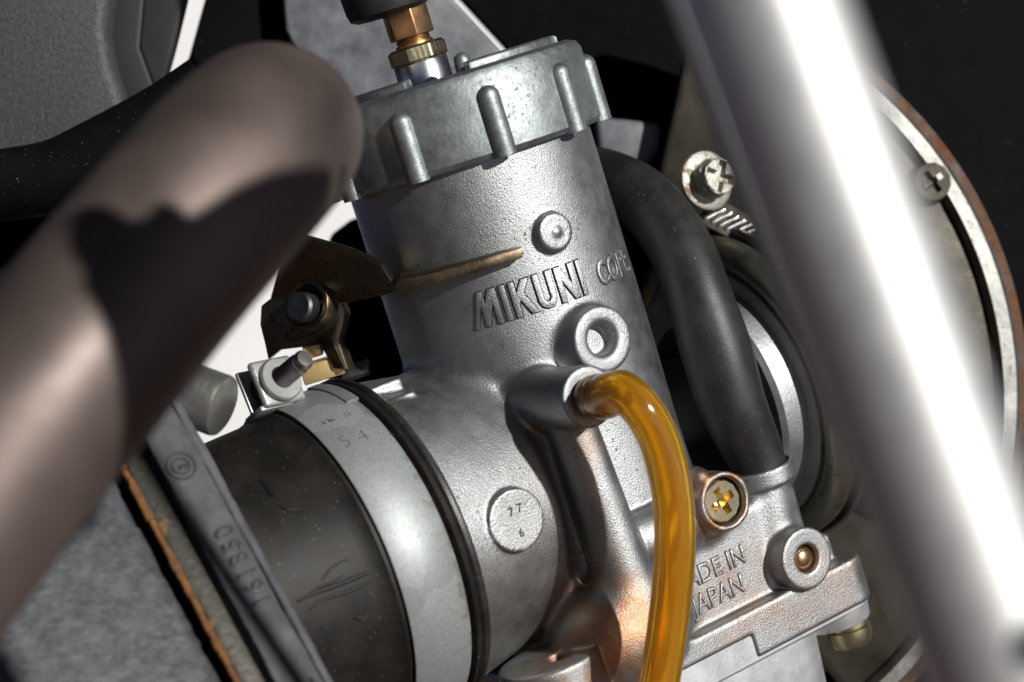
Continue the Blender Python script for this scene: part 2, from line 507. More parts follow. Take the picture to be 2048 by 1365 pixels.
# ------------------------------------------------------------------ carburettor casting: a signed distance field, meshed
def smin(a, b, k):
    h = np.maximum(k - np.abs(a - b), 0) / k
    return np.minimum(a, b) - h * h * k * 0.25
def smax(a, b, k): return -smin(-a, -b, k)
def rcomb(x, y, rd):
    x = x + rd; y = y + rd
    return np.minimum(np.maximum(x, y), 0) + np.sqrt(np.maximum(x, 0)**2 + np.maximum(y, 0)**2) - rd
def cyl(u, v, t, r, t0, t1, rd=0.05):
    return rcomb(np.sqrt(u*u + v*v) - r, np.abs(t - (t0 + t1)/2) - (t1 - t0)/2, rd)
def rbox(s, h, w, c, e, rd):
    x = np.abs(s - c[0]) - e[0] + rd; y = np.abs(h - c[1]) - e[1] + rd; z = np.abs(w - c[2]) - e[2] + rd
    return np.sqrt(np.maximum(x,0)**2 + np.maximum(y,0)**2 + np.maximum(z,0)**2) + np.minimum(np.maximum(x, np.maximum(y, z)), 0) - rd
def capsule(s, h, w, p, q, r0, r1):
    d = np.array(q) - np.array(p); L = d @ d
    t = np.clip(((s-p[0])*d[0] + (h-p[1])*d[1] + (w-p[2])*d[2]) / L, 0, 1)
    return np.sqrt((s-p[0]-t*d[0])**2 + (h-p[1]-t*d[1])**2 + (w-p[2]-t*d[2])**2) - (r0 + (r1 - r0)*t)

def sdf(s, h, w):
    d = cyl(s, h, w, 2.5, -9.6, 0.25)
    # intake bell, a cone with a rounded back edge
    t = -s; rad = np.sqrt(h*h + (w - W0)**2)
    bell = rcomb((rad - (2.78 + (t - 1.85)*0.18))*0.98, np.abs(t - 3.075) - 1.275, 0.26)
    d = smin(d, bell, 0.40)
    # outlet toward the engine
    d = smin(d, cyl(h + 1.3, w - W0, s, 1.0, 0.5, 4.5), 0.4)
    # column under the overflow boss, running down to the hump
    d = smin(d, capsule(s, h, w, (-1.15, 2.72, -4.8), (-0.98, 2.72, -8.6), 0.47, 0.56), 0.10)
    hump = np.sqrt(((s + 1.2)/1.45)**2 + ((h - 2.3)/1.15)**2 + ((w + 9.45)/1.2)**2)*1.15 - 1.15
    web = rbox(s, h, w, (-1.25, 0.9, -7.2), (0.65, 1.22, 2.4), 0.3)
    d = smin(d, web, 0.4)
    d = smin(d, hump, 0.35)
    # boss carrying the overflow pipe, boss with the blind hole above it
    d = smin(d, cyl(s + 1.27, w + 4.63, h, 0.58, 0.5, 3.92, 0.06), 0.18)
    d = smin(d, cyl(s + 0.06, w + 3.89, h, 0.645, 0.5, 3.0, 0.06), 0.22)
    # small round pad, big round pad on the bell
    d = smin(d, cyl(s + 0.17, w + 1.69, h, 0.375, 0.5, 2.69, 0.06), 0.06)
    d = smin(d, np.sqrt((s+0.17)**2 + (w+1.69)**2 + (h-2.62)**2) - 0.13, 0.05)
    d = smin(d, cyl(s + 3.07, w + 6.38, h, 0.585, 1.5, 3.16, 0.02), 0.025)
    # idle screw barrel and its boss
    d = smin(d, cyl(h - 2.45, w + 7.88, s, 0.56, -0.55, 1.5, 0.2), 0.10)
    d = smin(d, cyl(s - 1.38, w + 7.71, h, 0.585, 1.0, 3.25, 0.05), 0.12)
    d = smin(d, np.sqrt((s-1.12)**2 + (w+7.15)**2 + ((h-2.85)*0.7)**2) - 0.24, 0.12)
    for bs_, bw_ in ((1.92, -7.50), (1.12, -8.26), (1.80, -8.12)):
        d = smin(d, np.sqrt((s-bs_)**2 + (w-bw_)**2 + ((h-2.9)*0.6)**2) - 0.14, 0.14)
    # lettered panel, float bowl flange
    pan = rbox(s, h, w, (1.15, 0.0, -9.35), (2.35, 2.68, 1.25), 0.2)
    d = smin(d, pan, 0.25)
    dx = np.abs(s - 0.9) - 3.65 + 0.55; dy = np.abs(h) - 3.0 + 0.55
    fl2 = np.sqrt(np.maximum(dx,0)**2 + np.maximum(dy,0)**2) + np.minimum(np.maximum(dx,dy),0) - 0.55
    fl = rcomb(fl2, np.abs(w + 10.48) - 0.48, 0.06)
    d = smin(d, fl, 0.10)
    cut = rbox(s, h, w, (-2.0, 0, -11.2), (3.25, 6, 0.72), 0.05)
    d = smax(d, -cut, 0.05)
    # boss round the brass pin and the step beside it
    d = smin(d, cyl(s - 2.87, w + 9.5, h, 0.625, 1.0, 3.22, 0.05), 0.07)
    d = smin(d, rbox(s, h, w, (3.62, 1.2, -9.85), (0.45, 1.35, 0.42), 0.12), 0.1)
    # hose neck with its collar
    nk = cyl(s - 3.02 - (w + 7.65)*0.12, h - 2.25, w, 0.57, -9.6, -7.62, 0.04)
    d = smin(d, nk, 0.14)
    d = smin(d, cyl(s - 3.03, h - 2.25, w, 0.71, -8.0, -7.60, 0.06), 0.02)
    d = smax(d, -cyl(s - 3.04, h - 2.25, w, 0.625, -7.74, -7.0, 0.02), 0.03)
    # screw lug on the flange and the two pads behind the clamp
    d = smin(d, cyl(s + 2.95, h - 2.45, w, 1.0, -10.4, -9.22, 0.08), 0.06)
    d = smin(d, rbox(s, h, w, (-3.9, 0.75, -3.55), (0.45, 0.4, 0.14), 0.06), 0.06)
    d = smin(d, rbox(s, h, w, (-3.85, 1.05, -3.85), (0.45, 0.4, 0.15), 0.06), 0.06)
    # holes
    d = smax(d, -cyl(s + 0.06, w + 3.89, h, 0.30, 2.60, 4.0, 0.05), 0.16)
    d = smax(d, -cyl(s - 1.38, w + 7.71, h, 0.475, 2.72, 4.0, 0.02), 0.03)
    d = smax(d, -cyl(s - 2.87, w + 9.5, h, 0.285, 2.75, 4.0, 0.02), 0.04)
    d = smax(d, -cyl(s + 2.82, h - 2.65, w, 0.24, -9.45, -9.0, 0.02), 0.04)
    return d

def hit(px, py):
    d = np.array([(px - 1024)/100, CAM_D, (682.5 - py)/100]); d /= np.linalg.norm(d)
    p = CC + d * 30.0
    for _ in range(220):
        l = BM @ (p - O0)
        v = float(sdf(*[np.array([x]) for x in l])[0])
        p = p + d * v * 0.7
        if abs(v) < 1e-4: break
    return Vector(p)

def surface_nets(fn, lo, hi, step):
    n = [int(math.ceil((b - a)/step)) + 1 for a, b in zip(lo, hi)]
    ax = [np.arange(k, dtype=np.float32)*step + a for k, a in zip(n, lo)]
    F = np.empty(n, dtype=np.float32)
    ch = 24
    for i in range(0, n[0], ch):
        F[i:i+ch] = fn(ax[0][i:i+ch, None, None], ax[1][None, :, None], ax[2][None, None, :])
    Sg = F < 0
    c = [Sg[i:n[0]-1+i, j:n[1]-1+j, k:n[2]-1+k] for i in (0,1) for j in (0,1) for k in (0,1)]
    cnt = sum(x.astype(np.int8) for x in c)
    act = np.argwhere((cnt > 0) & (cnt < 8))
    idx = -np.ones([k - 1 for k in n], dtype=np.int64)
    idx[act[:,0], act[:,1], act[:,2]] = np.arange(len(act))
    pos = np.zeros((len(act), 3)); num = np.zeros(len(act))
    offs = [(i,j,k) for i in (0,1) for j in (0,1) for k in (0,1)]
    val = {o: F[act[:,0]+o[0], act[:,1]+o[1], act[:,2]+o[2]].astype(float) for o in offs}
    for o in offs:
        for d in range(3):
            if o[d]: continue
            p = list(o); p[d] = 1; p = tuple(p)
            x = (val[o] < 0) != (val[p] < 0)
            t = np.where(x, val[o]/np.where(x, val[o]-val[p], 1), 0)
            e = np.array(o, float)[None] + t[:, None]*np.eye(3)[d][None]
            pos += np.where(x[:, None], e, 0); num += x
    P = (act + pos/num[:, None])*step + np.array(lo)
    quads = []
    for d in range(3):
        u, v = [(1,2), (2,0), (0,1)][d]
        sl0 = [slice(None)]*3; sl1 = [slice(None)]*3
        sl0[d] = slice(0, n[d]-1); sl1[d] = slice(1, n[d])
        E = np.argwhere(Sg[tuple(sl0)] != Sg[tuple(sl1)])
        E = E[(E[:,u] > 0) & (E[:,v] > 0) & (E[:,u] < n[u]-1) & (E[:,v] < n[v]-1)]
        fl = Sg[E[:,0], E[:,1], E[:,2]]
        q = []
        for du, dv in ((1,1), (0,1), (0,0), (1,0)):
            k = E.copy(); k[:,u] -= du; k[:,v] -= dv
            q.append(idx[k[:,0], k[:,1], k[:,2]])
        q = np.stack(q, 1)
        q[~fl] = q[~fl][:, ::-1]
        quads.append(q)
    Qd = np.concatenate(quads)
    for _ in range(2):
        e = 0.01
        f0 = fn(P[:,0], P[:,1], P[:,2])
        gr = np.stack([fn(*(P + np.eye(3)[i]*e).T) - fn(*(P - np.eye(3)[i]*e).T) for i in range(3)], 1)/(2*e)
        P = P - np.clip(f0, -step/2, step/2)[:, None]*gr/np.maximum((gr**2).sum(1), 0.2)[:, None]
    return P, Qd

carb = thing('carburettor', 'grey cast aluminium carburettor with ribbed screw cap and raised maker lettering', 'carburettor', B(0, 0, -6.5))
P, Qd = surface_nets(sdf, (-4.6, -3.2, -11.2), (5.0, 4.2, 0.5), 0.05)
Wp = O0 + P @ BM - np.array(carb.location)
me = bpy.data.meshes.new('casting')
me.vertices.add(len(Wp)); me.vertices.foreach_set('co', Wp.astype(np.float32).ravel())
me.loops.add(Qd.size); me.loops.foreach_set('vertex_index', Qd.astype(np.int32).ravel())
me.polygons.add(len(Qd)); me.polygons.foreach_set('loop_start', np.arange(0, Qd.size, 4, dtype=np.int32))
me.polygons.foreach_set('loop_total', np.full(len(Qd), 4, dtype=np.int32))
me.polygons.foreach_set('use_smooth', np.ones(len(Qd), dtype=bool))
me.update(calc_edges=True); me.validate()
bm = bmesh.new(); bm.from_mesh(me); bmesh.ops.recalc_face_normals(bm, faces=bm.faces); bm.to_mesh(me); bm.free()
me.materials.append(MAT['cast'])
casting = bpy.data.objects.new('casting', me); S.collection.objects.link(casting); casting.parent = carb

# ---- cap with ten ribs
CAPR = 2.79
CP = Vector(O0)
capw = lambda w: CP + A * w
g = Geo()
lathe(g, CP, A, [(2.52, 0.02), (2.70, 0.0), (CAPR, 0.10), (CAPR, 1.50), (CAPR - 0.07, 1.63), (2.55, 1.70), (2.40, 1.70),
                 (2.34, 1.62), (2.05, 1.60), (0.0, 1.60)], seg=128)
cap = obj('cap', g, MAT['cap'], carb, label='ribbed zinc screw cap on top of the carburettor')
rib_me = None
for k in range(10):
    th = R(-22.0 + 36*k)
    dirv = FF*math.cos(th) + RR*math.sin(th)
    side = A.cross(dirv)
    if rib_me is None:
        pass
    g = Geo()
    vs, fs = [], []
    nz, na = 18, 14
    c0 = CP + dirv*(CAPR - 0.03)
    zs = [-0.03 + 1.145*i/9 for i in range(10)] + [1.115 + 0.215*math.sin(math.pi/2*i/8) for i in range(1, 9)]
    for i, z in enumerate(zs):
        sc = 1.0 if z <= 1.115 else math.sqrt(max(1 - ((z - 1.115)/0.215)**2, 0.0004))
        for j in range(na + 1):
            t = math.pi*j/na
            vs.append(c0 + A*z + side*(0.235*sc*math.cos(t)) + dirv*(0.21*sc*math.sin(t) - 0.03*(1 - abs(math.sin(t)))))
    for i in range(len(zs) - 1):
        for j in range(na):
            fs.append((i*(na+1)+j, i*(na+1)+j+1, (i+1)*(na+1)+j+1, (i+1)*(na+1)+j))
    fs.append(tuple(range(na + 1)))
    g.add(vs, fs)
    obj('rib', g, MAT['cap'], cap)
# raised arcs and locking stubs on the cap's top
g = Geo()
for a0, a1 in ((-100, -18), (12, 70), (84, 200)):
    lathe(g, CP, A, [(1.95, 1.55), (2.38, 1.55), (2.38, 1.82), (2.32, 1.86), (1.98, 1.86)], seg=40, xd=FF, a0=R(a0), a1=R(a1), closed=True)
obj('lock_ring', g, MAT['cap'], cap, bevel=0.03)
for px, dw in ((925, 0.45),):
    th = R(-3)
    c = CP + FF*1.55 + RR*0.42 + A*1.6
    g = Geo(); lathe(g, c, A, [(0.17, -0.1), (0.17, 0.30), (0.14, 0.40), (0.07, 0.45), (0, 0.46)], seg=24)
    obj('stub', g, MAT['cap'], cap)

# ---- cable adjuster on the cap
AX = CP + RR*(-0.35) + FF*0.3
g = Geo(); lathe(g, AX, A, [(0.62, 1.5), (0.60, 1.62), (0.545, 1.70), (0.545, 2.12), (0.50, 2.15), (0, 2.15)], seg=48)
obj('adjuster_base', g, MAT['hub'], carb)
g = Geo()
prof = []
vs, fs = [], []
NS = 96
def nutr(i):
    t = 2*math.pi*i/NS
    hexr = 0.60/math.cos(((t + 0.3) % (math.pi/4)) - math.pi/8)*math.cos(math.pi/8)*1.02
    return hexr + 0.004*math.sin(t*34)
for (k, z) in ((0.90, 2.13), (1.0, 2.18), (1.0, 2.42), (0.90, 2.47)):
    for i in range(NS):
        t = 2*math.pi*i/NS
        vs.append(AX + A*z + (FF*math.cos(t) + RR*math.sin(t))*nutr(i)*k)
for b in range(3):
    for i in range(NS):
        j = (i+1) % NS
        fs.append((b*NS+i, b*NS+j, (b+1)*NS+j, (b+1)*NS+i))
fs.append(tuple(range(NS))); fs.append(tuple(range(3*NS, 4*NS)))
g.add(vs, fs)
obj('lock_nut', g, MAT['brass'], carb)
g = Geo(); lathe(g, AX, A, [(0.38, 2.4), (0.38, 2.52), (0.33, 2.55), (0.35, 2.59), (0.33, 2.62), (0.33, 3.0)], seg=36)
obj('adjuster_thread', g, MAT['brassnut'], carb)
g = Geo(); prism(g, ngon(AX + A*2.64, A, 0.475, 6, xd=FF, rot=R(14)), A*0.85)
obj('adjuster_nut', g, MAT['brassnut'], carb, bevel=0.025)

# ---- raised lettering on the barrel
def on_barrel(th, w, r=2.5):
    return CP + (FF*math.cos(th) + RR*math.sin(th))*r + A*w
def thw(px, py):
    p = hit(px, py); d = p - CP
    return math.atan2(d.dot(RR), d.dot(FF)), d.dot(A)
thA, wA = thw(953, 660); thB, wB = thw(1176, 588)
W_LET, H_LET = (thB - thA)*2.5, 0.69
def letter_polys():
    # a slanted block alphabet on a 100-high grid, strokes drawn as outlines
    L = []
    L.append([(0,0),(11,0),(38,62),(38,0),(50,0),(76,62),(76,0),(94,0),(94,100),(70,100),(52,62),(52,100),(34,100)])   # M with a long leg
    L.append([(106,0),(124,0),(124,100),(106,100)])                                                                          # I
    L.append([(136,0),(154,0),(154,36),(162,46),(184,0),(206,0),(176,62),(202,100),(178,100),(154,66),(154,100),(136,100)]) # K
    L.append([(214,24),(222,8),(236,0),(252,0),(266,8),(274,24),(274,100),(256,100),(256,28),(250,19),(238,19),(232,28),(232,100),(214,100)])
    L.append([(286,0),(304,0),(304,60),(334,0),(354,0),(354,100),(336,100),(336,42),(308,100),(286,100)])                    # N
    L.append([(366,0),(384,0),(384,100),(366,100)])                                                                          # I
    return L
def curve_letters(polys, sx, sy, ext, bev, off, fn):
    c = bpy.data.curves.new('txt', 'CURVE'); c.dimensions = '2D'; c.fill_mode = 'BOTH'
    c.extrude = ext; c.bevel_depth = bev; c.offset = off; c.bevel_resolution = 1
    for p in polys:
        sp = c.splines.new('POLY'); sp.points.add(len(p) - 1); sp.use_cyclic_u = True
        for q, (x, y) in zip(sp.points, p): q.co = (x*sx, y*sy, 0, 1)
    o = bpy.data.objects.new('txt', c); S.collection.objects.link(o)
    me = bpy.data.meshes.new_from_object(o.evaluated_get(bpy.context.evaluated_depsgraph_get()))
    gg = Geo(); gg.v = [fn(v.co.x, v.co.y, v.co.z) for v in me.vertices]; gg.f = [tuple(p.vertices) for p in me.polygons]
    bpy.data.objects.remove(o); bpy.data.curves.remove(c); bpy.data.meshes.remove(me)
    return gg
sh = 0.16
fB = lambda x, y, z: on_barrel(thA + (x + sh*y*0.0)/2.5, wA + (wB - wA)*x/W_LET + y, 2.5 + z)
g = curve_letters(letter_polys(), W_LET/384, H_LET/100, 0.040, 0.012, -0.012, fB)
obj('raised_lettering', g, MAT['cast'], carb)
g = curve_letters(letter_polys(), W_LET/384, H_LET/100, 0.004, 0.0, 0.022, fB)
obj('letter_grime', g, MAT['grime'], carb)
thC, wC = thw(1200, 572)
g = text_geo('CORP.', 0.66, 0.035, 0.03, fn=lambda x, y, z: on_barrel(thC + x/2.5, wC + y, 2.5 + z), xs=0.66)
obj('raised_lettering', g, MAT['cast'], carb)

# ---- lettering on the panel
PH = 2.68
pe = loc(onh(1494, 1123, PH)); pe2 = loc(onh(1492, 1181, PH))
def on_panel(txt, s0, w0, ext, bev, off, lift):
    g = text_geo(txt, 0.54, ext, bev, fn=lambda x, y, z: Vector((x, y, z)), align='RIGHT', xs=0.86, offset=off)
    v = np.array([tuple(p) for p in g.v])
    ss, ww = s0 + v[:, 0], w0 + v[:, 1]
    hh = np.full(len(v), 4.0)
    for _ in range(60): hh = hh - sdf(ss, hh, ww)*0.8
    g.v = [B(a_, b_ + z_ + lift, c_) for a_, b_, c_, z_ in zip(ss, hh, ww, v[:, 2])]
    return g
for txt, pp in (('MADE IN', pe), ('JAPAN', pe2)):
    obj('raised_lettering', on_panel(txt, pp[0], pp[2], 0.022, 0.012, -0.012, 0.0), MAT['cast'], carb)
    obj('letter_grime', on_panel(txt, pp[0], pp[2], 0.003, 0.0, 0.020, 0.002), MAT['stamp'], carb)
# digits stamped on the round pad
for ch, ds, dw, sz in (('7', -0.09, -6.28, 0.25), ('7', 0.10, -6.27, 0.25), ('6', -0.01, -6.70, 0.22)):
    obj('stamped_digit', text_geo(ch, sz, 0.006, 0.0, fn=lambda x, y, z: B(-3.05 + ds + x, 3.16 + z, dw + y), align='CENTER', offset=0.003), MAT['grime'], carb)

# ---- brass pin, idle screw, overflow pipe
g = Geo(); lathe(g, B(2.87, 2.90, -9.5), M, [(0.262, -0.1), (0.262, 0.14), (0.22, 0.22), (0.12, 0.27), (0, 0.285)], seg=32)
obj('pin', g, MAT['copper'], carb)
def phillips(g, c, ax, r, top, xd, arm=0.62, slot=0.2, depth=0.14):
    """cross-slotted screw face: a disc split in quadrants round a sunk cross"""
    ax = ax.normalized(); xd = (xd - ax*xd.dot(ax)).normalized(); yd = ax.cross(xd)
    n = 10; hw = slot/2; L = arm*r
    def P2(x, y, z): return c + xd*x + yd*y + ax*z
    vs, fs = [], []
    cross = [(hw,hw),(hw,L),(-hw,L),(-hw,hw),(-L,hw),(-L,-hw),(-hw,-hw),(-hw,-L),(hw,-L),(hw,-hw),(L,-hw),(L,hw)]
    ring = []
    for x, y in cross:
        k = r/math.hypot(x, y); ring.append((x*k, y*k))
    m = len(cross)
    for x, y in ring: vs.append(P2(x, y, top - 0.03))
    for x, y in ring: vs.append(P2(x*0.93, y*0.93, top))
    for x, y in cross: vs.append(P2(x, y, top))
    for x, y in cross: vs.append(P2(x*0.72, y*0.72, top - depth))
    vs.append(P2(0, 0, top - depth*1.25))
    for x, y in ring: vs.append(P2(x, y, top - 0.35))
    for i in range(m):
        j = (i+1) % m
        fs.append((5*m - m + 1 + i, 5*m - m + 1 + j, j, i))
        fs.append((i, j, m+j, m+i)); fs.append((m+i, m+j, 2*m+j, 2*m+i)); fs.append((2*m+i, 2*m+j, 3*m+j, 3*m+i))
        fs.append((3*m+i, 3*m+j, 4*m))
    return g.add(vs, fs)
g = Geo()
phillips(g, B(1.38, 2.98, -7.71), M, 0.43, 0.16, Vector(qA)*0.94 + Vector(aA)*0.25, arm=0.66, slot=0.17, depth=0.26)
obj('idle_screw', g, MAT['screw'], carb, recalc=True)
g = Geo(); lathe(g, B(-1.27, 3.6, -4.63), M, [(0.36, -0.2), (0.36, 0.5), (0.42, 0.56), (0.42, 0.66), (0.34, 0.70), (0.34, 0.95), (0.2, 0.95), (0.2, 0.5)], seg=36)
obj('overflow_pipe', g, MAT['pipe'], carb)

# ---- float bowl
def rrect(cs, ch, es, eh, rd, w, n=8):
    out = []
    for qx, qy, a0 in ((1,1,0), (-1,1,90), (-1,-1,180), (1,-1,270)):
        for i in range(n + 1):
            t = R(a0 + 90*i/n)
            out.append(B(cs + qx*(es - rd) + rd*math.cos(t), ch + qy*(eh - rd) + rd*math.sin(t), w))
    return out
g = Geo()
rings = [rrect(0.9, 0, 3.58, 2.93, 0.5, -10.46), rrect(0.9, 0, 3.58, 2.93, 0.5, -11.02), rrect(0.9, 0, 3.52, 2.87, 0.5, -11.08),
         rrect(0.55, 0, 2.75, 2.65, 0.7, -11.16), rrect(0.5, 0, 2.6, 2.5, 0.8, -15.0)]
m_ = len(rings[0]); vs = [p for r_ in rings for p in r_]; fs = []
for b in range(len(rings) - 1):
    for i in range(m_):
        j = (i+1) % m_
        fs.append((b*m_+i, b*m_+j, (b+1)*m_+j, (b+1)*m_+i))
fs.append(tuple(range(m_))); fs.append(tuple(range((len(rings)-1)*m_, len(rings)*m_)))
g.add(vs, fs)
bowl = obj('float_bowl', g, MAT['bowl'], carb)
g = Geo(); lathe(g, B(3.85, 2.15, -11.0), -A, [(0.78, -0.1), (0.74, 0.36), (0.0, 0.36)], seg=32)
obj('bowl_lug', g, MAT['bowl'], bowl, bevel=0.03)
g = Geo(); lathe(g, B(4.05, 2.25, -11.35), -A, [(0.45, -0.05), (0.45, 0.15), (0.40, 0.17), (0.46, 0.21), (0.46, 0.42), (0.40, 0.56), (0.22, 0.64), (0, 0.66)], seg=36)
obj('bowl_screw', g, MAT['brass'], carb)

# ---- small lever beside the barrel
g = Geo(); box(g, at(712, 742, 0.4), Vector((0.93, -0.2, 0.30)), Vector((0.1, -0.6, -0.75)), Vector((0.3, 0.7, -0.6)), 0.30, 0.17, 0.06)
obj('choke_lever', g, MAT['bluesteel'], carb, bevel=0.03)

# ------------------------------------------------------------------ throttle cable boot
boot = thing('cable_boot', 'black rubber boot pulled over the throttle cable above the orange nut', 'cable boot', AX + A*3.5)
g = Geo(); lathe(g, AX + A*3.18 + RR*(-0.28), A, [(0.0, 0.12), (0.5, 0.10), (0.68, 0.0), (0.80, 0.06), (0.84, 0.22), (0.86, 0.6), (0.80, 1.6), (0.6, 2.4), (0.4, 3.6), (0.0, 3.6)], seg=40, xd=RR)
obj('boot_sleeve', g, MAT['bootrubber'], boot)

# ------------------------------------------------------------------ amber overflow hose
hp = [B(-1.27, 4.02, -4.63), B(-1.27, 4.45, -4.63)]
for px, py, y in ((1242, 783, -4.34), (1283, 818, -4.5), (1320, 885, -4.45), (1344, 985, -4.35), (1350, 1095, -4.25), (1341, 1210, -4.1), (1318, 1370, -3.95), (1290, 1500, -3.8)):
    hp.append(at(px, py, y))
hose = thing('overflow_hose', 'translucent amber overflow hose curving down in front of the carburettor', 'hose', hp[0])
g = Geo(); tube(g, hp, [0.40, 0.415, 0.385] + [0.372]*7, seg=40, sub=10, bore=0.5)
obj('tube', g, MAT['amber'], hose, recalc=False)

# ------------------------------------------------------------------ black fuel hose
fp = [B(3.0, 2.25, -7.85), B(3.04, 2.25, -7.4)]
for px, py, y in ((1464, 805, 0.2), (1432, 700, 0.15), (1400, 600, 0.2), (1362, 500, 0.6), (1298, 410, 1.3), (1215, 362, 2.4), (1120, 350, 3.2)):
    fp.append(at(px, py, y))
fh = thing('fuel_hose', 'thick black rubber hose bending down behind the carburettor to a collared neck', 'hose', fp[0])
g = Geo(); tube(g, fp, [0.57, 0.59, 0.68, 0.72, 0.67, 0.66, 0.66, 0.66, 0.66], seg=40, sub=10)
obj('hose_wall', g, MAT['hose'], fh)

# ------------------------------------------------------------------ rubber intake boot and its steel clamp
BC = B(0, 0, W0)
ib = thing('intake_boot', 'dusty black rubber intake boot between airbox and carburettor', 'rubber boot', BC + N*6)
g = Geo(); lathe(g, BC, N, [(3.05, 4.33), (3.22, 4.26), (3.33, 4.34), (3.36, 4.45), (3.31, 4.48), (3.24, 4.52), (3.24, 5.85), (3.20, 5.9),
                            (3.12, 6.2), (3.08, 7.4), (3.14, 9.2)], seg=160)
obj('sleeve', g, MAT['rubber'], ib)
g = Geo(); lathe(g, BC, N, [(3.2, 4.16), (3.31, 4.13), (3.37, 4.20), (3.37, 4.28), (3.32, 4.33), (3.2, 4.33)], seg=160)
obj('sealing_lip', g, MAT['lip'], ib)
g = Geo()
for th in (62.0,):
    t = R(th); d = M*math.cos(t - R(58)) - A*0 + Vector((0, 0, 0))
# clamp
clamp = thing('boot_clamp', 'galvanised steel band clamp around the rubber boot stamped 54', 'hose clamp', BC + N*5.2 + A*3.3)
g = Geo(); lathe(g, BC, N, [(3.25, 4.58), (3.315, 4.56), (3.33, 4.58), (3.33, 5.74), (3.315, 5.76), (3.25, 5.74)], seg=180, closed=True)
obj('band', g, MAT['galv'], clamp)
g = Geo(); lathe(g, BC, N, [(3.31, 4.52), (3.36, 4.52), (3.375, 4.55), (3.375, 4.74), (3.36, 4.77), (3.31, 4.77)], seg=24, xd=A, a0=R(-24), a1=R(4), closed=True)
obj('band_tongue', g, MAT['galv'], clamp)
def on_band(px, py, rad=3.335):
    d = np.array([(px-1024)/100, CAM_D, (682.5-py)/100]); d /= np.linalg.norm(d)
    o = CC - np.array(BC); na = np.array(N)
    dp = d - na*(d@na); op = o - na*(o@na)
    aa, bb, cc = dp@dp, 2*dp@op, op@op - rad*rad
    t = (-bb - math.sqrt(max(bb*bb - 4*aa*cc, 0)))/(2*aa)
    p = Vector(CC + d*t) - BC
    return math.atan2(p.dot(M), p.dot(A)), p.dot(N)
def band_pt(th, t, r): return BC + N*t + (A*math.cos(th) + M*math.sin(th))*r
def band_text(s, px, py, size, rot, mat, bevel=0.0):
    th, t = on_band(px, py)
    cr, sr = math.cos(rot), math.sin(rot)
    def fn(x, y, z):
        X, Y = x*cr - y*sr, x*sr + y*cr            # X to the engine, Y up the band
        return band_pt(th - Y/3.33, t - X, 3.331 + z)
    return text_geo(s, size, 0.003, bevel, fn=fn, align='CENTER', offset=-0.012)
for ch, px, py, sz in (('5', 698, 893, 0.44), ('4', 733, 882, 0.44), ('JEN', 658, 846, 0.22), ('23', 697, 832, 0.16)):
    obj('stamped_digit' if len(ch) == 1 else 'stamped_mark', band_text(ch, px, py, sz, 0.0, None), MAT['stamp'], clamp)
# scuffs torn into the boot beside the band
def wrinkle(pix, r):
    pts = []
    for px, py in pix:
        th, t = on_band(px + random.uniform(-3, 3), py + random.uniform(-3, 3), 3.13)
        pts.append(band_pt(th, t, 3.105 + r*0.2))
    n_ = len(pts)
    g = Geo(); tube(g, pts, [r*(0.35 + 0.65*math.sin(math.pi*(i + 0.5)/n_)) for i in range(n_)], seg=8, sub=5)
    obj('wrinkle', g, MAT['rubber'], ib)
wrinkle([(598,1204),(632,1188),(668,1174),(704,1160),(740,1146),(768,1132)], 0.045)
wrinkle([(622,1216),(656,1199),(694,1182),(732,1168),(772,1154)], 0.035)
wrinkle([(612,1196),(640,1178),(668,1162),(690,1150)], 0.025)
wrinkle([(748,1150),(762,1164),(772,1184),(782,1208)], 0.055)
wrinkle([(690,1240),(706,1236),(722,1239),(738,1230)], 0.025)
wrinkle([(646,1158),(660,1140),(680,1126),(700,1118)], 0.022)
wrinkle([(560,1010),(580,1018),(604,1016)], 0.02)
wrinkle([(520,960),(540,985),(556,992)], 0.02)
# screw carriage at the band's top
ax = Vector((0.56, -0.72, 0.42)).normalized()
xr = ax.cross(Vector((0.30, -0.1, -0.95))).normalized(); yr = xr.cross(ax).normalized()
wc = at(558, 762, -2.75)
g = Geo(); lathe(g, wc, ax, [(0.0, 0.0), (0.41, 0.0), (0.43, 0.03), (0.43, 0.09), (0.40, 0.13), (0.0, 0.13)], seg=40)
obj('washer', g, MAT['zinc'], clamp)
g = Geo(); box(g, wc - ax*0.09 - yr*0.02, xr, yr, ax, 0.47, 0.46, 0.085)
obj('nut_plate', g, MAT['zinc'], clamp, bevel=0.075, seg=4)
g = Geo(); box(g, wc - ax*0.52 - yr*0.02, xr, yr, ax, 0.50, 0.46, 0.05)
obj('clamp_ear', g, MAT['zinc'], clamp, bevel=0.04)
g = Geo(); box(g, wc - ax*0.25 - Vector((0, 0, 1))*0.46 + xr*0.1, xr, yr, ax, 0.55, 0.05, 0.32)
obj('clamp_base', g, MAT['zinc'], clamp, bevel=0.03)
prof = [(0.19, -0.9)]
for i in range(11):
    z = 0.05 + i*0.066
    prof += [(0.158, z), (0.205, z + 0.033)]
prof += [(0.16, 0.80), (0.185, 0.83), (0.19, 0.95), (0.15, 1.01), (0.0, 1.02)]
g = Geo(); lathe(g, wc, ax, prof, seg=28)
obj('clamp_screw', g, MAT['stud'], clamp)
g = Geo(); tube(g, [wc - ax*0.30, wc - ax*0.55, wc - ax*0.80], [0.34, 0.36, 0.30], seg=24, sub=4)
obj('spacer', g, MAT['lip'], clamp)

